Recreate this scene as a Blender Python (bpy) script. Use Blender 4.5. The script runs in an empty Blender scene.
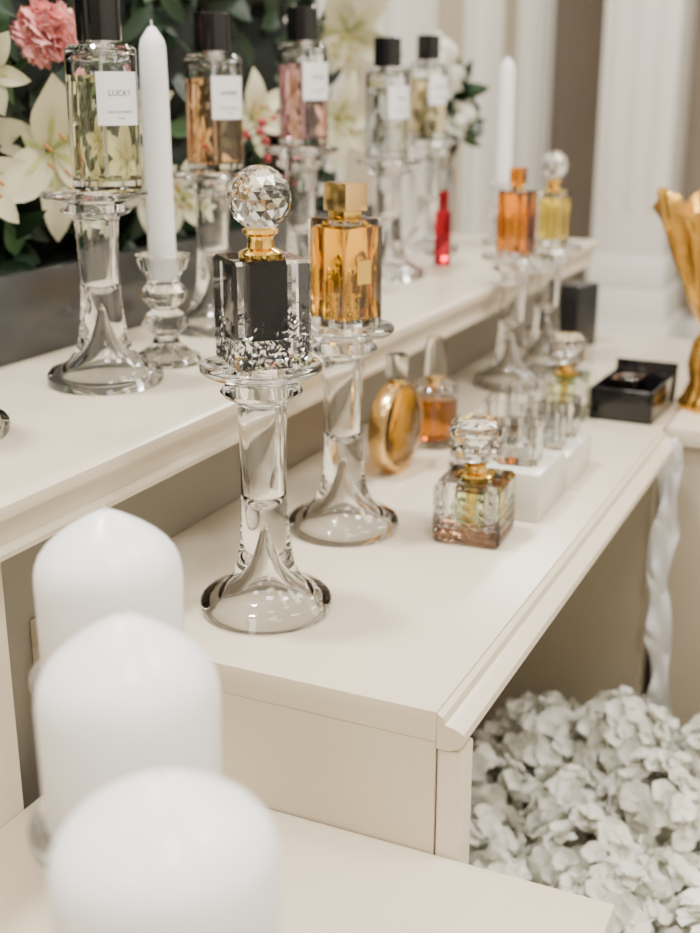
import bpy, bmesh, math, random
from mathutils import Vector, Matrix
random.seed(7)
pi=math.pi
C=bpy.context
COL=C.scene.collection
CAMZ=0.99
ZU,ZM,ZL=0.770,0.647,0.551   # upper / middle / lower riser tops

# ---------------------------------------------------------------- materials
def mat(name,col,rough=0.5,metal=0,trans=0,ior=1.45,sss=0,col2=None,nscale=20,bump=0,spec=None,coat=0,emit=0,sheen=0):
    m=bpy.data.materials.new(name); m.use_nodes=True
    nt=m.node_tree; b=nt.nodes['Principled BSDF']
    b.inputs['Base Color'].default_value=(*col,1)
    b.inputs['Roughness'].default_value=rough
    b.inputs['Metallic'].default_value=metal
    b.inputs['Transmission Weight'].default_value=trans
    b.inputs['IOR'].default_value=ior
    if spec is not None: b.inputs['Specular IOR Level'].default_value=spec
    if sss:
        b.inputs['Subsurface Weight'].default_value=sss
        b.inputs['Subsurface Scale'].default_value=0.02
        b.inputs['Subsurface Radius'].default_value=(1,.85,.7)
    if coat: b.inputs['Coat Weight'].default_value=coat
    if emit:
        b.inputs['Emission Color'].default_value=(*col,1); b.inputs['Emission Strength'].default_value=emit
    if col2 or bump:
        tc=nt.nodes.new('ShaderNodeTexCoord'); n=nt.nodes.new('ShaderNodeTexNoise')
        n.inputs['Scale'].default_value=nscale; n.inputs['Detail'].default_value=4
        nt.links.new(tc.outputs['Object'],n.inputs['Vector'])
        if col2:
            r=nt.nodes.new('ShaderNodeMix'); r.data_type='RGBA'
            r.inputs['A'].default_value=(*col,1); r.inputs['B'].default_value=(*col2,1)
            nt.links.new(n.outputs['Fac'],r.inputs['Factor']); nt.links.new(r.outputs['Result'],b.inputs['Base Color'])
        if bump:
            bm=nt.nodes.new('ShaderNodeBump'); bm.inputs['Strength'].default_value=bump; bm.inputs['Distance'].default_value=0.002
            nt.links.new(n.outputs['Fac'],bm.inputs['Height']); nt.links.new(bm.outputs['Normal'],b.inputs['Normal'])
    return m
M={}
M['paint']=mat('cream_paint',(.69,.605,.465),.24,col2=(.655,.57,.43),nscale=6,bump=.03)
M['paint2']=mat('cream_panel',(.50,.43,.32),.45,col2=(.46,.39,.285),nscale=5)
M['beige']=mat('beige_panel',(.40,.34,.24),.5,col2=(.35,.30,.21),nscale=5)  # darker beige than the cream panels, for the far block
M['recess']=mat('recess_panel_shaded',(.30,.275,.225),.45,col2=(.26,.24,.195),nscale=5)  # shadow under the overhang is put into this darker panel colour
M['glass']=mat('clear_glass',(.985,.99,.985),0.0,trans=1,ior=1.46)
M['crystal']=mat('crystal_glass',(1,1,1),0.0,trans=1,ior=1.62)
M['wax']=mat('white_wax',(.95,.945,.935),.32,sss=.35,coat=.1,bump=.02,nscale=60)
M['gold']=mat('gold_metal',(.95,.62,.15),.14,metal=1)
M['goldsoft']=mat('polished_gold',(.85,.56,.23),.20,metal=1,bump=.1,nscale=40)
M['goldleaf']=mat('gold_leaf',(.85,.48,.10),.24,metal=.95,bump=.8,nscale=60)
M['black']=mat('black_gloss',(.006,.006,.007),.12,coat=.2)
M['blackm']=mat('black_satin',(.014,.014,.015),.35)
M['core_blk']=mat('black_core_gloss',(.001,.001,.002),.15,spec=.1)
M['silver']=mat('silver_fleck',(.75,.76,.78),.18,metal=1)
M['label']=mat('label_paper',(.86,.86,.87),.5)
M['ink']=mat('label_ink',(.05,.05,.05),.6)
M['wick']=mat('wick',(.75,.72,.66),.8)
def liq(n,c): return mat(n,c,0.0,trans=1,ior=1.34)
M['l_yel']=liq('liquid_pale_yellow',(.97,.94,.62))
M['l_pea']=liq('liquid_peach',(1.0,.58,.31))
M['l_pin']=liq('liquid_pink',(.98,.54,.57))
M['l_gry']=liq('liquid_grey',(.78,.80,.78))
M['l_tan']=liq('liquid_tan',(.93,.78,.48))
M['l_amb']=liq('liquid_amber',(1.0,.50,.025))
M['l_org']=liq('liquid_orange',(1.0,.34,.03))
M['l_gld']=liq('liquid_gold',(.97,.74,.10))
M['l_brn']=liq('liquid_brown',(.42,.20,.10))
M['l_grn']=liq('liquid_green_tint',(.78,.90,.55))
M['l_red']=liq('liquid_red',(.55,.012,.03))
M['acryl']=mat('frosted_acrylic',(.90,.85,.74),.25,trans=.2,ior=1.45)
M['leaf']=mat('dark_leaf',(.010,.026,.012),.38,col2=(.018,.045,.018),nscale=15)
M['leaf2']=mat('mid_leaf',(.035,.085,.03),.4,col2=(.06,.13,.045),nscale=15)
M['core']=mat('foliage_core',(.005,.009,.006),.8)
M['lily']=mat('lily_petal',(.80,.75,.56),.45,sss=.1,col2=(.68,.67,.40),nscale=14)
M['lilyc']=mat('lily_throat',(.52,.56,.22),.5)
M['stamen']=mat('stamen',(.50,.22,.06),.6)
M['pink']=mat('carnation_pink',(.92,.32,.31),.5,col2=(.96,.56,.52),nscale=60)
M['berry']=mat('red_berry',(.45,.05,.06),.35)
M['hyd']=mat('hydrangea_petal',(.97,.95,.85),.5,sss=.2,col2=(.94,.92,.79),nscale=14)
M['hydc']=mat('hydrangea_core',(.70,.69,.56),.8)
M['slate']=mat('slate_planter',(.035,.037,.037),.16,col2=(.060,.062,.060),nscale=14,bump=.1)
M['wallw']=mat('wall_white',(.78,.75,.69),.5,col2=(.75,.72,.66),nscale=3)
M['taupe']=mat('wall_taupe',(.22,.18,.135),.6,col2=(.29,.24,.185),nscale=4)
M['trim']=mat('trim_white',(.84,.815,.76),.4)
M['ceil']=mat('ceiling_white',(.8,.79,.76),.7)
M['cloth']=mat('white_ruffle',(.86,.85,.83),.7)
def marble():
    m=mat('marble_floor',(.60,.55,.48),.18); nt=m.node_tree; b=nt.nodes['Principled BSDF']
    tc=nt.nodes.new('ShaderNodeTexCoord'); n=nt.nodes.new('ShaderNodeTexNoise'); n.inputs['Scale'].default_value=3; n.inputs['Detail'].default_value=8; n.inputs['Distortion'].default_value=1.5
    r=nt.nodes.new('ShaderNodeValToRGB'); r.color_ramp.elements[0].color=(.62,.57,.50,1); r.color_ramp.elements[1].color=(.48,.42,.36,1); r.color_ramp.elements[0].position=.4
    nt.links.new(tc.outputs['Object'],n.inputs['Vector']); nt.links.new(n.outputs['Fac'],r.inputs['Fac']); nt.links.new(r.outputs['Color'],b.inputs['Base Color'])
    return m
M['marble']=marble()

# ---------------------------------------------------------------- helpers
def finish(name,me,mats,parent=None,loc=(0,0,0),rot=(0,0,0),smooth=True,angle=35):
    if not isinstance(mats,(list,tuple)): mats=[mats]
    for m in mats: me.materials.append(m if not isinstance(m,str) else M[m])
    bm=bmesh.new(); bm.from_mesh(me); bmesh.ops.recalc_face_normals(bm,faces=bm.faces); bm.to_mesh(me); bm.free()
    if smooth:
        me.polygons.foreach_set('use_smooth',[True]*len(me.polygons)); me.set_sharp_from_angle(angle=math.radians(angle))
    o=bpy.data.objects.new(name,me); COL.objects.link(o)
    o.location=loc; o.rotation_euler=rot
    if parent: o.parent=parent
    return o
def empty(name,loc=(0,0,0),rz=0):
    e=bpy.data.objects.new(name,None); COL.objects.link(e); e.location=loc; e.rotation_euler=(0,0,rz); e.empty_display_size=.02
    return e
def lathe(name,prof,m,parent=None,seg=56,loc=(0,0,0),rot=(0,0,0),smooth=True,angle=35,mod=None,twist=False,closed=False):
    vs=[];fs=[];rings=[]
    for k,(r,z) in enumerate(prof):
        if r<=1e-6: rings.append([len(vs)]); vs.append((0,0,z))
        else:
            ids=[]
            for i in range(seg):
                a=2*pi*(i+(.5 if (twist and k%2) else 0))/seg
                rr,zz=(r,z) if mod is None else mod(r,z,a)
                ids.append(len(vs)); vs.append((rr*math.cos(a),rr*math.sin(a),zz))
            rings.append(ids)
    pairs=list(zip(range(len(rings)-1),range(1,len(rings))))
    if closed: pairs.append((len(rings)-1,0))
    for ai,bi in pairs:
        A,B=rings[ai],rings[bi]
        if len(A)==1 and len(B)==1: continue
        for i in range(seg):
            j=(i+1)%seg
            if len(A)==1: fs.append((A[0],B[i],B[j]))
            elif len(B)==1: fs.append((A[i],A[j],B[0]))
            elif twist:
                if ai%2==0: fs+= [(A[i],A[j],B[i]),(A[j],B[j],B[i])]
                else: fs+= [(A[i],B[j],B[i]),(A[i],A[j],B[j])]
            else: fs.append((A[i],A[j],B[j],B[i]))
    me=bpy.data.meshes.new(name); me.from_pydata(vs,[],fs); me.update()
    return finish(name,me,m,parent,loc,rot,smooth,angle)
def box(name,c,s,m,parent=None,bev=0.0,rz=0,seg=2,angle=35,rot=None,taper=1):
    bm=bmesh.new(); bmesh.ops.create_cube(bm,size=1)
    for v in bm.verts:
        t=taper if v.co.z>0 else 1
        v.co=Vector((v.co.x*s[0]*t,v.co.y*s[1]*t,v.co.z*s[2]))
    if bev: bmesh.ops.bevel(bm,geom=list(bm.edges),offset=bev,segments=seg,profile=.5,affect='EDGES')
    me=bpy.data.meshes.new(name); bm.to_mesh(me); bm.free()
    return finish(name,me,m,parent,c,rot or (0,0,rz),True,angle)
def b2(name,x0,x1,y0,y1,z0,z1,m,parent=None,bev=0.0):
    return box(name,((x0+x1)/2,(y0+y1)/2,(z0+z1)/2),(x1-x0,y1-y0,z1-z0),m,parent,bev)
def prism(name,poly,y0,y1,m,parent=None):
    n=len(poly); vs=[(x,y0,z) for x,z in poly]+[(x,y1,z) for x,z in poly]
    fs=[tuple(range(n)),tuple(range(2*n-1,n-1,-1))]+[(i,(i+1)%n,n+(i+1)%n,n+i) for i in range(n)]
    me=bpy.data.meshes.new(name); me.from_pydata(vs,[],fs); me.update()
    return finish(name,me,m,parent,angle=30)
class MB:
    def __init__(s): s.v=[];s.f=[];s.m=[]
    def add(s,vs,fs,mi=0):
        o=len(s.v); s.v+= [tuple(v) for v in vs]; s.f+= [tuple(i+o for i in f) for f in fs]; s.m+=[mi]*len(fs)
    def obj(s,name,mats,parent=None,loc=(0,0,0),smooth=True,angle=60):
        me=bpy.data.meshes.new(name); me.from_pydata(s.v,[],s.f); me.update()
        for m in mats: me.materials.append(M[m])
        me.polygons.foreach_set('material_index',s.m)
        if smooth: me.polygons.foreach_set('use_smooth',[True]*len(s.f))
        o=bpy.data.objects.new(name,me); COL.objects.link(o); o.location=loc
        if parent: o.parent=parent
        return o
def petal(mb,base,d,up,L,W,curl=0.3,cup=0.15,mi=0,n=6,wob=0,peak=.5):
    d=Vector(d).normalized(); up=Vector(up); up=(up-d*up.dot(d)).normalized(); side=d.cross(up)
    base=Vector(base); vs=[];fs=[]
    for i in range(n+1):
        s=i/n
        w=W*(math.sin(pi*min(1,max(0,s**(math.log(.5)/math.log(peak)))))**.75) if 0<s<1 else W*(.12 if s==0 else .02)
        c=base+d*(L*(s-.25*abs(curl)*s*s))+up*(curl*L*s*s)
        wv=wob*math.sin(s*9)
        vs+= [c-side*w/2+up*(cup*w+wv*W), c, c+side*w/2+up*(cup*w-wv*W)]
    for i in range(n):
        a=i*3; fs+= [(a,a+1,a+4,a+3),(a+1,a+2,a+5,a+4)]
    mb.add(vs,fs,mi)
def tube(mb,p0,p1,r,mi=0,n=6):
    p0=Vector(p0);p1=Vector(p1);d=(p1-p0).normalized(); a=d.orthogonal().normalized(); b=d.cross(a)
    vs=[p+(a*math.cos(2*pi*i/n)+b*math.sin(2*pi*i/n))*r for p in (p0,p1) for i in range(n)]
    mb.add(vs,[(i,(i+1)%n,n+(i+1)%n,n+i) for i in range(n)]+[tuple(range(n,2*n))],mi)
def blob(mb,c,r,mi=0,sub=2,noise=0.15,sc=(1,1,1)):
    bm=bmesh.new(); bmesh.ops.create_icosphere(bm,subdivisions=sub,radius=1)
    vs=[Vector(c)+Vector((v.co.x*sc[0],v.co.y*sc[1],v.co.z*sc[2]))*r*(1+random.uniform(-noise,noise)) for v in bm.verts]
    bm.verts.ensure_lookup_table(); fs=[[v.index for v in f.verts] for f in bm.faces]; bm.free(); mb.add(vs,fs,mi)
def rv(): 
    v=Vector((random.gauss(0,1),random.gauss(0,1),random.gauss(0,1))); return v.normalized()
def text_on(name,s,size,parent,r,ang,z,m='ink'):
    cu=bpy.data.curves.new(name,'FONT'); cu.body=s; cu.size=size; cu.align_x='CENTER'; cu.align_y='CENTER'
    to=bpy.data.objects.new('tmp',cu); COL.objects.link(to)
    me=bpy.data.meshes.new_from_object(to); bpy.data.objects.remove(to)
    for v in me.vertices:
        a=ang+v.co.x/r; v.co=Vector((r*math.cos(a),r*math.sin(a),z+v.co.y))
    me.materials.clear(); me.materials.append(M[m]); me.name=name
    o=bpy.data.objects.new(name,me); COL.objects.link(o); o.parent=parent

# ---------------------------------------------------------------- room shell
X0,X1,Y0,Y1,H=-1.36,2.6,-2.2,4.8,2.8
b2('floor',X0,X1,Y0,Y1,-.05,0,'marble')
b2('ceiling',X0,X1,Y0,Y1,H,H+.05,'ceil')
b2('wall_left',X0-.05,X0,Y0,Y1,0,H,'wallw')
b2('wall_right',X1,X1+.05,Y0,Y1,0,H,'wallw')
b2('wall_back',X0,X1,Y1,Y1+.05,0,H,'taupe')
b2('wall_front',X0,X1,Y0-.05,Y0,0,H,'taupe')
b2('baseboard_back',X0,X1,Y1-.03,Y1,0,.14,'trim',bev=.004)
b2('baseboard_left',X0,X0+.025,2.2,Y1-.04,0,.14,'trim',bev=.004)
k=1
for (ya,yb) in [(2.60,2.76),(3.15,3.4),(3.85,4.05),(4.4,4.72)]:
    e=empty('trim_%d'%k); k+=1
    b2('board',X0,X0+.03,ya,yb,.14,H,'trim',e,.004)
    w=(yb-ya)
    for q in (.22,.5,.78):
        b2('reed',X0+.03,X0+.04,ya+w*q-.012,ya+w*q+.012,.3,H-.2,'trim',e,.004)
    b2('plinth',X0,X0+.05,ya-.02,yb+.02,0,.3,'trim',e,.004)
for (ya,yb) in [(2.82,3.1),(3.46,3.8),(4.1,4.36)]:
    e=empty('trim_%d'%k); k+=1
    for z in (.45,2.3): b2('rail',X0,X0+.015,ya,yb,z,z+.03,'trim',e,.003)
    for y in (ya,yb-.03): b2('stile',X0,X0+.015,y,y+.03,.45,2.33,'trim',e,.003)
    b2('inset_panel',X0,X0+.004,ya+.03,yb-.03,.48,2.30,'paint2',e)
def column(x,y,w=.25):
    e=empty('pilaster_column',(x,y,0))
    b2('plinth',-w*.68,w*.68,-w*.68,w*.68,0,.2,'trim',e,.006)
    b2('plinth_step',-w*.60,w*.60,-w*.60,w*.60,.2,.32,'trim',e,.01)
    b2('base_mould',-w*.55,w*.55,-w*.55,w*.55,.32,.44,'trim',e,.02)
    b2('shaft',-w*.5,w*.5,-w*.5,w*.5,.44,H-.2,'trim',e,.004)
    for q in (-.3,0,.3): b2('reed',w*q-.014,w*q+.014,-w*.5-.01,-w*.5+.002,.6,H-.35,'trim',e,.004)
    b2('capital',-w*.62,w*.62,-w*.62,w*.62,H-.2,H-.001,'trim',e,.02)
column(-.915,4.45,.26)
column(.35,4.45)

# ---------------------------------------------------------------- risers
XU=-.449
up=empty('display_riser')
b2('top',-1.12,XU-.004,.12,1.88,ZU-.03,ZU,'paint',up)
prism('edge_moulding',[(XU-.004,ZU),(XU+.001,ZU-.0008),(XU+.004,ZU-.003),(XU+.005,ZU-.007),(XU+.004,ZU-.011),(XU-.002,ZU-.0135),(XU-.003,ZU-.017),(XU-.003,ZU-.019),(XU-.010,ZU-.022),(XU-.011,ZU-.027),(XU-.003,ZU-.0295),(XU-.000,ZU-.033),(XU-.001,ZU-.037),(XU-.006,ZU-.040),(XU-.03,ZU-.040),(XU-.03,ZU-.0302),(XU-.0112,ZU-.0302),(XU-.0112,ZU-.0215),(XU-.0042,ZU-.0185)],.12,1.885,'paint',up)
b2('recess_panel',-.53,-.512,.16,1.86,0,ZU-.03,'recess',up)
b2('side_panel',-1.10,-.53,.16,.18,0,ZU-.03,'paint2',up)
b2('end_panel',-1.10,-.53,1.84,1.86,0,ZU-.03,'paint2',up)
b2('leg_panel',-.512,-.478,.14,.512,0,ZU-.03,'paint',up,.001)
b2('leg_stile',-.478,-.470,.468,.512,0,ZU-.040,'paint',up,.002)
b2('leg_bead',-.478,-.472,.452,.460,0.02,ZU-.06,'paint',up,.002)
XR=-.214; YF=.578
mid=empty('display_table')
b2('top',-.511,XR,YF,1.76,ZM-.02,ZM,'paint',mid,.0006)
prism('edge_moulding',[(XR+.0003,ZM-.0012),(XR+.004,ZM-.003),(XR+.0055,ZM-.0075),(XR+.012,ZM-.009),(XR+.017,ZM-.0115),(XR+.018,ZM-.016),(XR+.015,ZM-.021),(XR+.008,ZM-.024),(XR+.0003,ZM-.024)],YF+.0002,1.25,'paint',mid)
b2('front_panel',-.511,XR-.0002,YF+.0002,YF+.018,0,ZM-.0202,'paint',mid)
b2('front_stile',XR+.0006,XR+.016,YF+.0008,YF+.022,0,ZM-.0242,'paint',mid,.0015)
b2('far_block',-.511,XR-.003,1.245,1.75,0,ZM-.0202,'beige',mid)
low=empty('display_step')
b2('top',-.4695,-.103,.02,.5775,ZL-.018,ZL,'paint',low,.001)
b2('body',-.4695,-.118,.035,.575,0,ZL-.018,'paint',low)
ped=empty('display_pedestal')
b2('top',-.2115,.38,1.262,1.80,ZM-.02,ZM,'paint',ped,.002)
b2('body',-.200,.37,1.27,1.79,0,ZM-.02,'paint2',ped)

# ---------------------------------------------------------------- candlestick
def stick(x,y,z,h=.175,name='glass_candlestick',s=1):
    e=empty(name,(x,y,z))
    k=(h-.060)/.115
    def Z(v): return v if v<.060 else .060+(v-.060)*k
    P=[(0,.066),(.0022,.058),(.0045,.046),(.0075,.034),(.012,.024),(.019,.015),(.028,.0085),(.035,.004),(.0365,0),
       (.0435,0),(.0455,.0025),(.0460,.006),(.0455,.0095),(.0425,.0125),(.036,.0145),(.029,.0185),(.0235,.026),(.0195,.037),(.0172,.052),(.0160,.070),(.0155,.095),(.0158,.125),(.0168,.146),
       (.0185,.150),(.0255,.1535),(.0275,.1565),(.0255,.1595),(.0225,.1625),(.027,.1655),(.038,.1685),(.0405,.171),(.0405,.1735),(.0390,.175),
       (.0125,.175),(.0118,.172),(.0112,.150),(.0108,.085),(.009,.079),(.004,.075),(0,.074)]
    P=[(r*s,Z(zz)) for r,zz in P]
    lathe('glass_body',P,'glass',e,seg=72,angle=50)
    return z+h
def spool_holder(x,y,z):
    e=empty('taper_candle_holder',(x,y,z))
    P=[(0,.014),(.004,.012),(.012,.007),(.020,.0035),(.0245,0),(.028,0),(.030,.003),(.028,.007),(.020,.011),(.012,.018),(.010,.024),(.016,.029),(.0205,.035),(.016,.042),(.010,.046),(.0135,.050),(.019,.056),(.0195,.062),(.014,.068),(.013,.072),(.019,.080),(.0225,.089),(.0235,.092),(.0205,.0925),(.0125,.092),(.0118,.056),(.008,.050),(0,.048)]
    lathe('glass_body',P,'glass',e,seg=16,angle=10,smooth=True)
    c=empty('taper_candle',(x,y,z+.0715))
    lathe('wax',[(0,0),(.0112,0),(.0117,.003),(.0112,.15),(.0106,.184),(.0092,.190),(.003,.199),(0,.200)],'wax',c,seg=32)
    lathe('wick',[(.0008,.198),(.0007,.204),(0,.2045)],'wick',c,seg=8)

def pillar(x,y,k,w=1):
    z=stick(x,y,ZL)
    c=empty('pillar_candle',(x,y,z))
    P=[(0,0),(.0335,0),(.035,.0015),(.0352,.045),(.0350,.0490),(.0342,.0530),(.0325,.0568),(.0295,.0608),(.0250,.0648),(.020,.0684),(.0145,.0718),(.0095,.0746),(.006,.0763),(.0035,.0775),(0,.0780)]
    lathe('wax',[(r*w,zz*k) for r,zz in P],'wax',c,seg=72,angle=60)
    lathe('wick',[(.0008,.0770*k),(.0007,.0795*k),(0,.080*k)],'wick',c,seg=8)
pillar(-.1785,.252,.93,.985); pillar(-.2420,.3235,1.06,.965); pillar(-.3215,.4205,1.03,.98)

# ---------------------------------------------------------------- perfumes
RD=Vector((.906,.423,0))
def shell(name,R,h,t,e,m='glass',floor=.008,seg=56,neck=.009):
    P=[(0,0),(R-.002,0),(R,.002),(R,h-.003),(R-.003,h),(neck,h),(neck,h-.004),(R-t-.002,h-.005),(R-t,h-.008),(R-t,floor+.002),(R-t-.002,floor),(0,floor)]
    lathe(name,P,m,e,seg=seg)
def round_perfume(x,y,z,l,txt,h=.104,R=.0262,cap=.036,fill=.80,ang=-25,name='perfume_bottle'):
    e=empty(name,(x,y,z+.0002))
    shell('glass_body',R,h,.0028,e,neck=.008)
    r=R-.0026
    lathe('liquid',[(0,.0078),(r-.002,.0078),(r,.010),(r,h*fill),(0,h*fill)],l,e)
    lathe('dip_tube',[(.0012,.010),(.0012,h-.003)],'label',e,seg=8)
    lathe('collar',[(0,h-.004),(.0078,h-.004),(.0078,h+.002),(.0125,h+.002),(.0125,h+.005),(0,h+.005)],'silver',e,seg=32)
    cr=R*.62
    lathe('cap',[(0,h+.003),(cr,h+.003),(cr+.0002,h+.004),(cr+.0002,h+cap-.001),(cr-.001,h+cap),(0,h+cap)],'black',e)
    a0=math.radians(ang); n=14; hw=math.radians(38); rr=R+.0003; z0,z1=h*.46,h*.82
    vs=[];fs=[]
    for i in range(n+1):
        a=a0-hw+2*hw*i/n
        for r_ in (rr,rr+.0003):
            for zz in (z0,z1): vs.append((r_*math.cos(a),r_*math.sin(a),zz))
    for i in range(n):
        a=i*4; b=a+4
        fs+= [(a,a+1,b+1,b),(a+2,b+2,b+3,a+3),(a,b,b+2,a+2),(a+1,a+3,b+3,b+1)]
    fs+=[(0,2,3,1),(n*4,n*4+1,n*4+3,n*4+2)]
    me=bpy.data.meshes.new('label'); me.from_pydata(vs,[],fs); me.update(); finish('label',me,'label',e)
    text_on('label_title',txt,.0060,e,rr+.0005,a0,z0+(z1-z0)*.60)
    text_on('label_line','EAU DE PARFUM',.0028,e,rr+.0005,a0,z0+(z1-z0)*.25)
    text_on('label_line','PARIS',.0022,e,rr+.0005,a0,z0+(z1-z0)*.13)

def zig(mb,fc,nrm,w,h,nx,nz,d,mi=0):
    n=Vector(nrm); t=Vector((-n.y,n.x,0)); fc=Vector(fc)
    cw,ch=w/nx,h/nz
    for i in range(nx):
        for j in range(nz):
            c=fc+t*(-w/2+cw*(i+.5))+Vector((0,0,ch*(j+.5)))
            vs=[c+t*cw/2,c+Vector((0,0,ch/2)),c-t*cw/2,c-Vector((0,0,ch/2)),c+n*d]
            mb.add(vs,[(0,1,4),(1,2,4),(2,3,4),(3,0,4)],mi)
def crystal_ball(e,z,r,name='crystal_ball_stopper'):
    n=9; P=[(0,-r)]
    for i in range(1,n): 
        a=-pi/2+pi*i/n; P.append((r*math.cos(a),r*math.sin(a)))
    P.append((0,r))
    return lathe(name,P,'crystal',e,seg=14,loc=(0,0,z),rot=(.12,.1,.3),twist=True,smooth=False)
def gold_neck(e,z,r,h):
    lathe('gold_neck',[(0,z),(r*1.25,z),(r*1.3,z+h*.12),(r*1.15,z+h*.2),(r*.80,z+h*.3),(r*.72,z+h*.5),(r*.78,z+h*.68),(r*1.0,z+h*.78),(r*1.05,z+h*.9),(r*.8,z+h),(0,z+h)],'gold',e,seg=40)

# hero attar: black core in a clear block with crystal ball
ht=stick(-.3745,.665,ZM)
e=empty('attar_bottle',(-.3730,.6654,ht+.0003),math.radians(-44))
box('crystal_block',(0,0,.0345),(.051,.051,.069),'glass',e,bev=.0022,seg=1,angle=10)
box('black_core',(0,0,.0430),(.0245,.0245,.0515),'core_blk',e,bev=.001)
mb=MB()
for f in range(4):
    a=f*pi/2; n=Vector((math.cos(a),math.sin(a),0)); t=Vector((-n.y,n.x,0))
    for i in range(170):
        zz=.004+.030*random.random()**1.4; tt=random.uniform(-.0225,.0225); s=random.uniform(.0009,.0021)
        inner=(tt<-.001 if f==0 else tt>.001)
        if f in(0,3) and (tt<0 if f==0 else tt>0) and zz>.012 and random.random()<.75: continue
        c=n*.0257+t*tt+Vector((0,0,zz)); an=random.uniform(0,pi)
        u1=(t*math.cos(an)+Vector((0,0,1))*math.sin(an))*s*1.6; u2=(t*-math.sin(an)+Vector((0,0,1))*math.cos(an))*s*.6
        mi=0 if random.random()<.75 else 1
        mb.add([c+u1,c+u2,c-u1,c-u2,c+n*.0006],[(0,1,4),(1,2,4),(2,3,4),(3,0,4)],mi)
mb.obj('leaf_flecks',['blackm','silver'],e,smooth=False)
gold_neck(e,.069,.0112,.019)
crystal_ball(e,.1055,.0205)

# tall amber square bottle, gold cap
ht=stick(-.394,.832,ZM,h=.170)
e=empty('perfume_bottle',(-.3925,.833,ht+.0003),math.radians(-22))
box('glass_body',(0,0,.0415),(.041,.041,.083),'glass',e,bev=.0016,seg=2)
box('liquid',(0,0,.0415),(.034,.034,.069),'l_amb',e,bev=.001)
box('gold_collar',(0,0,.0855),(.018,.018,.006),'gold',e,bev=.0006)
box('gold_cap',(0,0,.0985),(.026,.022,.021),'goldsoft',e,bev=.0008)
box('label_plate',(.0210,0,.043),(.0006,.014,.018),'gold',e)

# round perfumes on the upper riser
for (x,y,l,t,h,d,db) in [(-.567,.755,'l_yel','LUCKY',.150,0,.0105),(-.609,.982,'l_pea','AMBRE',.150,.006,.005),(-.609,1.174,'l_pin','ROSE',.166,.003,.003),(-.583,1.377,'l_gry','GRIS',.144,-.006,-.003),(-.63,1.63,'l_tan','SANTAL',.158,-.006,-.003),(-.575,.580,'l_yel','OUD',.150,0,0)]:
    x+=RD.x*d; y+=RD.y*d
    z=stick(x,y,ZU,h=h)
    round_perfume(x+RD.x*db,y+RD.y*db,z,l,t)
spool_holder(-.564,.838,ZU)
spool_holder(-.570,1.775,ZU)
# red flacon
e=empty('perfume_bottle',(-.566,1.508,ZU+.0002),.3)
box('glass_body',(0,0,.036),(.022,.022,.072),'l_red',e,bev=.002)
box('cap',(0,0,.085),(.014,.014,.026),'l_red',e,bev=.001)

# orange bottle on candlestick (middle riser)
z=stick(-.424,1.376,ZM,h=.160)
e=empty('perfume_bottle',(-.424,1.376,z+.0003),math.radians(-25))
box('glass_body',(0,0,.0375),(.040,.028,.075),'glass',e,bev=.0016)
box('liquid',(0,0,.0375),(.036,.024,.067),'l_org',e,bev=.001)
lathe('gold_neck',[(0,.075),(.007,.075),(.007,.081),(0,.081)],'gold',e,seg=24)
box('cap',(0,0,.091),(.015,.015,.020),'l_org',e,bev=.001)
def ball_attar(x,y,z,l,s=1,rz=0):
    e=empty('attar_bottle',(x,y,z+.0003),rz); e.scale=(s,s,s)
    box('glass_body',(0,0,.034),(.034,.034,.068),'glass',e,bev=.003,seg=1,angle=10)
    box('liquid',(0,0,.034),(.022,.022,.052),l,e,bev=.001)
    gold_neck(e,.068,.0095,.016)
    crystal_ball(e,.100,.0175)
hx,hy=-.407-.010,1.51-.005
z=stick(hx,hy,ZM,h=.157)
ball_attar(hx,hy,z,'l_gld',rz=-.4)

# cut-crystal attars with diamond stopper
def cut_attar(x,y,z,rz,s=1,l='l_brn'):
    e=empty('cut_crystal_attar',(x,y,z+.0002),rz); e.scale=(s,s,s)
    w=.054; h=.050
    box('glass_body',(0,0,h/2),(w,w,h),'glass',e,bev=.003,seg=1,angle=10)
    box('liquid_base',(0,0,.008),(w-.006,w-.006,.010),l,e,bev=.001)
    box('liquid',(0,0,.028),(.024,.024,.026),'l_grn',e,bev=.002)
    lathe('gold_tube',[(0,.012),(.0042,.012),(.0042,h),(0,h)],'gold',e,seg=20)
    mb=MB()
    for f in range(4):
        a=f*pi/2; n=Vector((math.cos(a),math.sin(a),0))
        zig(mb,n*(w/2-.0002)+Vector((0,0,.004)),n,w-.008,h-.018,5,4,.0014)
    mb.obj('diamond_cuts',['glass'],e,smooth=False)
    gold_neck(e,h,.0115,.016)
    lathe('cut_stopper',[(0,.064),(.013,.064),(.0200,.067),(.0220,.074),(.0200,.080),(.0220,.086),(.0205,.093),(.0165,.0965),(0,.0975)],'crystal',e,seg=12,twist=True,smooth=False)
cut_attar(-.2905,.861,ZM,math.radians(4),1.02)
cut_attar(-.325,1.262,ZM,math.radians(10),.95,'l_grn')

# round disc flacon with gold rim
e=empty('perfume_bottle',(-.416,.995,ZM),math.radians(-4))
R=.042
lathe('amber_disc',[(0,-.011),(.030,-.011),(.0375,-.008),(.0385,0),(.0375,.008),(.030,.011),(0,.011)],'l_amb',e,loc=(0,0,R+.002),rot=(0,pi/2,0))
lathe('gold_rim',[(.0375,-.008),(.0415,-.008),(.0425,-.006),(.0425,.006),(.0415,.008),(.0375,.008)],'goldsoft',e,loc=(0,0,R+.002),rot=(0,pi/2,0),closed=True)
box('foot',(0,0,.0025),(.018,.026,.005),'goldsoft',e,bev=.001)
lathe('gold_collar',[(0,.085),(.007,.085),(.007,.091),(0,.091)],'gold',e,seg=24)
lathe('cap',[(0,.091),(.010,.091),(.0105,.112),(.009,.114),(0,.114)],'glass',e,seg=32)

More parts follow.
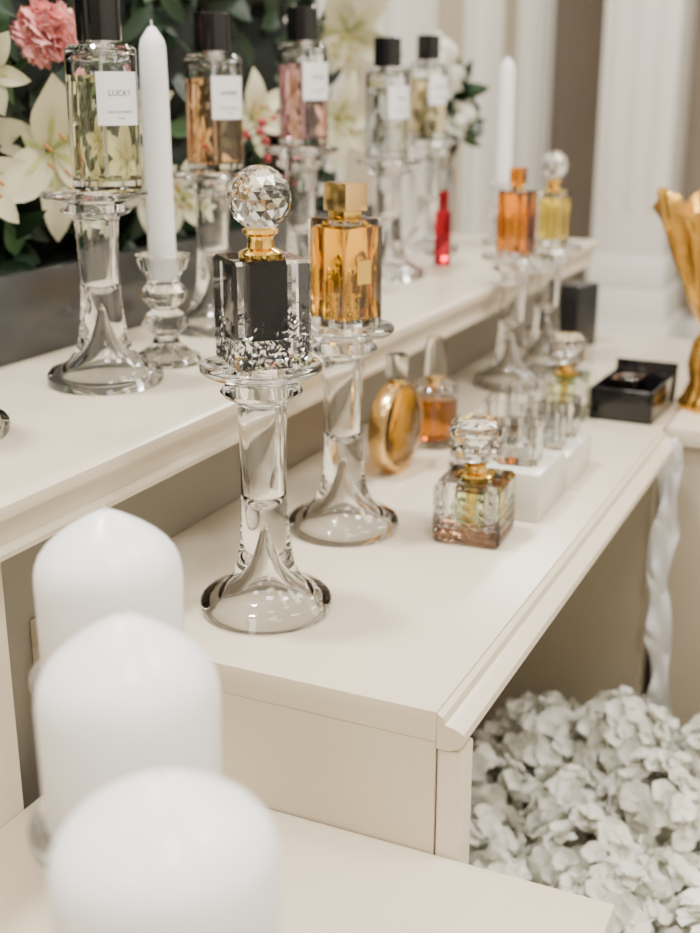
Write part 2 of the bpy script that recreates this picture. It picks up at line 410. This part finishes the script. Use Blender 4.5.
# small orange flacon with tall clear cap
e=empty('perfume_bottle',(-.416,1.095,ZM+.0002))
shell('glass_body',.0240,.064,.003,e,floor=.009,neck=.007)
lathe('liquid',[(0,.0088),(.0195,.0088),(.0213,.011),(.0213,.050),(0,.050)],'l_org',e)
lathe('silver_collar',[(0,.060),(.0068,.060),(.0068,.072),(0,.072)],'goldsoft',e,seg=24)
lathe('cap',[(0,.0685),(.0115,.0685),(.0115,.077),(.0105,.102),(.007,.112),(0,.113)],'glass',e,seg=32)

# acrylic sample stands with glass cubes
e=empty('acrylic_display_stand',(-.278,.985,ZM))
box('base_block',(0,-.035,.021),(.054,.080,.042),'acryl',e,bev=.002)
box('base_block',(0,.058,.017),(.054,.090,.034),'acryl',e,bev=.002)
def tumbler(x,y,z,w=.036,h=.042):
    e=empty('glass_cube_votive',(x,y,z+.0003),.1)
    bm=bmesh.new(); bmesh.ops.create_cube(bm,size=1)
    for v in bm.verts: v.co=Vector((v.co.x*w,v.co.y*w,(v.co.z+.5)*h))
    bmesh.ops.bevel(bm,geom=[q for q in bm.edges if abs(q.verts[0].co.z-q.verts[1].co.z)>.01],offset=.004,segments=3,affect='EDGES')
    top=max(bm.faces,key=lambda f:f.calc_center_median().z)
    r=bmesh.ops.inset_region(bm,faces=[top],thickness=.0035)
    r=bmesh.ops.extrude_face_region(bm,geom=[top]); vs=[g for g in r['geom'] if isinstance(g,bmesh.types.BMVert)]
    bmesh.ops.translate(bm,verts=vs,vec=(0,0,-h+.007))
    bmesh.ops.delete(bm,geom=[top],context='FACES_ONLY')
    me=bpy.data.meshes.new('glass'); bm.to_mesh(me); bm.free(); finish('glass_body',me,'glass',e)
tumbler(-.280,.945,ZM+.042,h=.034); tumbler(-.280,1.016+.010,ZM+.034,h=.036); tumbler(-.280,1.072,ZM+.034,h=.034)
tumbler(-.345,1.12,ZM,.045,.050); tumbler(-.345,1.19,ZM,.045,.050); tumbler(-.350,1.04,ZM,.045,.045)

# black gift boxes
e=empty('open_gift_box',(-.260,1.315,ZM),math.radians(-2))
for n,c,s in [('base',(0,0,.002),(.070,.11,.004)),('side',(-.0335,0,.018),(.003,.11,.036)),('side',(.0335,0,.018),(.003,.11,.036)),('end',(0,-.0535,.018),(.064,.003,.036)),('end',(0,.0535,.018),(.064,.003,.036))]:
    box(n,c,s,'black',e,bev=.0008)
box('inner_flacon',(-.004,-.01,.024),(.032,.045,.038),'l_brn',e,bev=.003)
box('lid',(-.0,.0565,.024),(.072,.004,.046),'black',e,bev=.0008,rot=(-.15,0,0))
e=empty('gift_box',(-.420,1.655,ZM),math.radians(-20))
box('carton',(0,0,.044),(.048,.05,.088),'blackm',e,bev=.001)
box('lid_seam',(0,0,.066),(.0486,.0506,.001),'black',e)

# gold ruffled vase on pedestal
e=empty('gold_vase',(-.174,1.370,ZM))
lathe('ribbed_base',[(0,0),(.042,0),(.044,.006),(.038,.014),(.033,.03),(.036,.05),(.032,.075),(.024,.088),(0,.088)],'goldleaf',e,seg=96,mod=lambda r,z,a:(r*(1+.06*math.sin(18*a)),z),angle=60)
lathe('ruffled_cup',[(.020,.086),(.032,.10),(.046,.13),(.060,.165),(.072,.20),(.085,.232),(.083,.233),(.069,.20),(.057,.165),(.043,.13),(.028,.102),(0,.098)],'goldleaf',e,seg=120,mod=lambda r,z,a:(r*(1+(.08*math.sin(9*a+z*30)+.04*math.sin(17*a))*min(1,max(0,(z-.09)/.1))),z+(.010*math.sin(7*a) if z>.2 else 0)),angle=60)

# white ruffled ribbon hanging at the corner
mb=MB()
for strip in range(2):
    vs=[];n=110
    for i in range(n+1):
        s=i/n; z=ZM-.006-.385*s
        ph=s*34+strip*1.6
        cx=-.203+.012*s+.003*math.sin(s*11)+(strip-.5)*.004; cy=1.240-.004*strip
        hw=.0105+.003*math.sin(ph*.7)
        for k in range(5):
            q=(k/4-.5)*2
            vs.append((cx+q*hw,cy-.006-abs(q)*.006*math.sin(ph)-.003*math.sin(ph+q*2),z+.005*q*math.cos(ph)))
    fs=[(i*5+k,i*5+k+1,i*5+k+6,i*5+k+5) for i in range(n) for k in range(4)]
    mb.add(vs,fs)
rb=mb.obj('ruffled_ribbon',['cloth'])

# ---------------------------------------------------------------- hydrangea pile under the riser
hp=MB()
def hydr(c,r,nf=115):
    c=Vector(c)
    blob(hp,c,r*.62,1,1,.1)
    for i in range(nf):
        n=rv()
        if n.z<-.35: n.z=-n.z
        p=c+n*r*random.uniform(.76,1.05); n=(n+rv()*.5).normalized()
        a=n.orthogonal().normalized(); b=n.cross(a); ph=random.uniform(0,pi)
        s=random.uniform(.012,.018)
        for k in range(4):
            an=ph+k*pi/2; d=a*math.cos(an)+b*math.sin(an)
            petal(hp,p,d+n*.40,n,s,s*1.2,curl=random.uniform(-.45,.3),cup=.18,mi=0,n=4,peak=.62,wob=.07)
yy=.70;row=0
while yy<1.19:
    xx=-.44+(row%2)*.045; row+=1
    while xx<.12:
        x=xx+random.uniform(-.014,.014); y=yy+random.uniform(-.012,.012)
        zt=.235+.045*math.sin(x*9+2.9)+.032*random.uniform(-1,1)+(.022 if y>1.0 else 0)
        r=random.uniform(.052,.063)
        if y+r>1.225: y=1.225-r-.01
        hydr((x,y,zt),r)
        xx+=.096
    yy+=.086
for x in (-.42,-.32,-.22,-.12,-.02,.08):
    for y in (.74,.83,.92,1.01,1.10): blob(hp,(x,y,.11),.105,1,2,.06,(1,1,1))
hp.obj('hydrangea_pile',['hyd','hydc'])

# ---------------------------------------------------------------- flower arrangement in slate planter
YE=1.54
fa=empty('flower_arrangement')
b2('planter_front',-.695,-.680,.42,YE,ZU,ZU+.074,'slate',fa,.001)
b2('planter_back',-.935,-.920,.42,YE,ZU,ZU+.074,'slate',fa,.001)
b2('planter_side',-.920,-.695,.42,.435,ZU,ZU+.074,'slate',fa,.001)
b2('planter_side',-.920,-.695,YE-.015,YE,ZU,ZU+.074,'slate',fa,.001)
b2('soil',-.920,-.695,.435,YE-.015,ZU,ZU+.062,'core',fa)
mb=MB()
yy=.50
while yy<YE-.07:
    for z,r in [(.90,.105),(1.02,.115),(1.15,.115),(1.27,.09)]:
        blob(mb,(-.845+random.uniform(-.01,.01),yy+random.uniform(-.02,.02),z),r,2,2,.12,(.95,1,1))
    yy+=.11
for i in range(1300):
    y=random.uniform(.42,YE-.02); z=random.uniform(.84,1.36); side=1 if random.random()<.8 else -1
    p=Vector((-.83+side*random.uniform(.05,.09),y,z))
    d=Vector((side*random.uniform(.1,.6),random.uniform(-1,1),random.uniform(-.7,1)))
    petal(mb,p,d,Vector((side,-.3,.4))+rv()*.5,random.uniform(.035,.065),random.uniform(.014,.026),curl=random.uniform(-.4,.2),cup=.15,mi=(0 if random.random()<.86 else 1),n=4,peak=.45)
for i in range(16):
    c=Vector((-.690+random.uniform(-.01,.01),1.22+random.uniform(-.05,.07),.93+random.uniform(-.04,.04))); blob(mb,c,.006,3,1,.05)
    tube(mb,c,c+Vector((-.06,0,-.03)),.001,1,4)
mb.obj('foliage',['leaf','leaf2','core','berry'],fa)
lm=MB()
def lily(c,n,L=.07,opening=.6,mb=None,stem=True):
    mb=mb or lm
    c=Vector(c); n=Vector(n).normalized(); a=n.orthogonal().normalized(); b=n.cross(a); ph=random.uniform(0,pi)
    c=c-n*L*.25
    for k in range(6):
        an=ph+k*pi/3; rad=a*math.cos(an)+b*math.sin(an)
        d=n*opening*random.uniform(.7,1.4)+rad*(1-.2*(k%2))+rv()*.12
        petal(mb,c+rad*.003,d,n,L*random.uniform(.85,1.1),L*(.52 if k%2 else .40),curl=random.uniform(-.5,-.2),cup=.18,mi=0,n=8,wob=.06,peak=.5)
        petal(mb,c+rad*.003+n*.0012,d,n,L*.5,L*.08,curl=-.05,cup=-.1,mi=1,n=4)
        e_=c+n*L*.62+rad*L*.20
        tube(mb,c,e_,.0007,1,5); tube(mb,e_-b*.004,e_+b*.004,.0015,2,6)
    tube(mb,c,c+n*L*.75,.0011,1,6)
    tube(mb,c,c-n*.035,.004,1,6)
    if stem: tube(mb,c-n*.03,(c.x-.07,c.y,c.z-.10),.002,3,6)
cam=Vector((0,0,.99))
def face(p,j=.5):
    return ((cam-Vector(p)).normalized()+rv()*j*.9+Vector((0,0,.05)))
for p,L in [((-.705,.885,.940),.080),((-.715,.812,1.008),.042),((-.705,.785,.920),.050),((-.705,1.50,1.060),.078),((-.70,1.47,.955),.062),
            ((-.70,1.245,.965),.050),((-.70,1.085,.885),.052),((-.71,1.00,.975),.050),((-.705,1.02,.90),.045),((-.71,.62,1.0),.06),((-.71,.55,.90),.055)]:
    lily(p,face(p),L)
lm.obj('lilies',['lily','lilyc','stamen','leaf2'],fa)
cm=MB()
for c0 in [(-.690,.866,1.040),(-.72,1.12,1.16),(-.72,.60,1.12)]:
    c0=Vector(c0); blob(cm,c0,.012,0,1,.1)
    for i in range(150):
        n=rv(); n=(n+(cam-c0).normalized()*.5).normalized()
        petal(cm,c0+n*.008,n,n.orthogonal()+rv(),random.uniform(.017,.024),.015,curl=random.uniform(-.4,.4),cup=.3,mi=0,n=4,wob=.12,peak=.75)
    tube(cm,c0,c0+Vector((-.06,0,-.05)),.003,1,6)
cm.obj('carnations',['pink','leaf2'],fa)

# far vase with white roses
fv=empty('flower_vase',(-.70,1.81,ZU+.0002))
shell('glass_body',.035,.11,.003,fv,neck=.028)
rm=MB()
for (x,y,z) in [(0,-.02,.20),(.035,-.03,.235),(-.03,0,.24),(.03,.02,.19),(0,0,.28),(-.02,.03,.20),(.05,-.02,.18),(.02,-.04,.27)]:
    c0=Vector((x,y,z)); blob(rm,c0,.020,0,1,.05)
    for i in range(38):
        n=(rv()+Vector((.2,-.4,.5))).normalized(); t=n.orthogonal()
        petal(rm,c0+n*.008,n,t,random.uniform(.018,.028),.028,curl=random.uniform(0,.4),cup=.2,mi=0,n=3,peak=.6)
    tube(rm,c0,(x*.3,y*.3,.012),.0018,1,5)
for i in range(60):
    n=(rv()+Vector((.3,0,.1))).normalized(); p=Vector((.01,0,.20))+n*random.uniform(.02,.045)
    petal(rm,p,n,rv(),.05,.026,curl=-.2,cup=.15,mi=1 if i%3 else 2,n=4)
rm.obj('roses',['hyd','leaf','leaf2'],fv)

# ---------------------------------------------------------------- lights
def area(name,loc,size,power,col=(1,.95,.88),target=None):
    l=bpy.data.lights.new(name,'AREA'); l.shape='DISK'; l.size=size; l.energy=power; l.color=col
    o=bpy.data.objects.new(name,l); COL.objects.link(o); o.location=loc
    if target is not None: o.rotation_euler=(Vector(target)-Vector(loc)).to_track_quat('-Z','Y').to_euler()
    return o
area('hydrangea_fill',(-.85,.6,2.72),.22,54,(1,.97,.92))
area('hydrangea_fill',(.3,.0,2.72),.5,28,(1,.97,.93))
area('hydrangea_fill',(.75,1.1,2.72),.5,36,(1,.97,.92))  # added fill to brighten the hydrangeas and front stile, no actual fixture
area('hydrangea_fill',(.8,2.6,2.72),.8,30)
area('hydrangea_fill',(-.5,3.4,2.72),.6,34)
area('hydrangea_fill',(1.5,-1.0,2.72),1.0,38)
area('hydrangea_fill',(-.6,-1.2,2.72),.6,26)
w=bpy.data.worlds.new('World'); C.scene.world=w; w.use_nodes=True
w.node_tree.nodes['Background'].inputs[0].default_value=(.9,.93,1,1); w.node_tree.nodes['Background'].inputs[1].default_value=.4

# ---------------------------------------------------------------- camera
cd=bpy.data.cameras.new('camera'); co=bpy.data.objects.new('camera',cd); COL.objects.link(co)
cd.sensor_fit='HORIZONTAL'; cd.sensor_width=36; cd.lens=60.9; cd.clip_start=.02
p=math.radians(17.46); yw=math.radians(25)
F=Vector((-math.sin(yw)*math.cos(p),math.cos(yw)*math.cos(p),-math.sin(p))); Rr=Vector((math.cos(yw),math.sin(yw),0)); Uu=Rr.cross(F)
mx=Matrix((Rr,Uu,-F)).transposed().to_4x4(); mx.translation=Vector((0,0,CAMZ)); co.matrix_world=mx
cd.dof.use_dof=True; cd.dof.focus_distance=.745; cd.dof.aperture_fstop=7.5
C.scene.camera=co
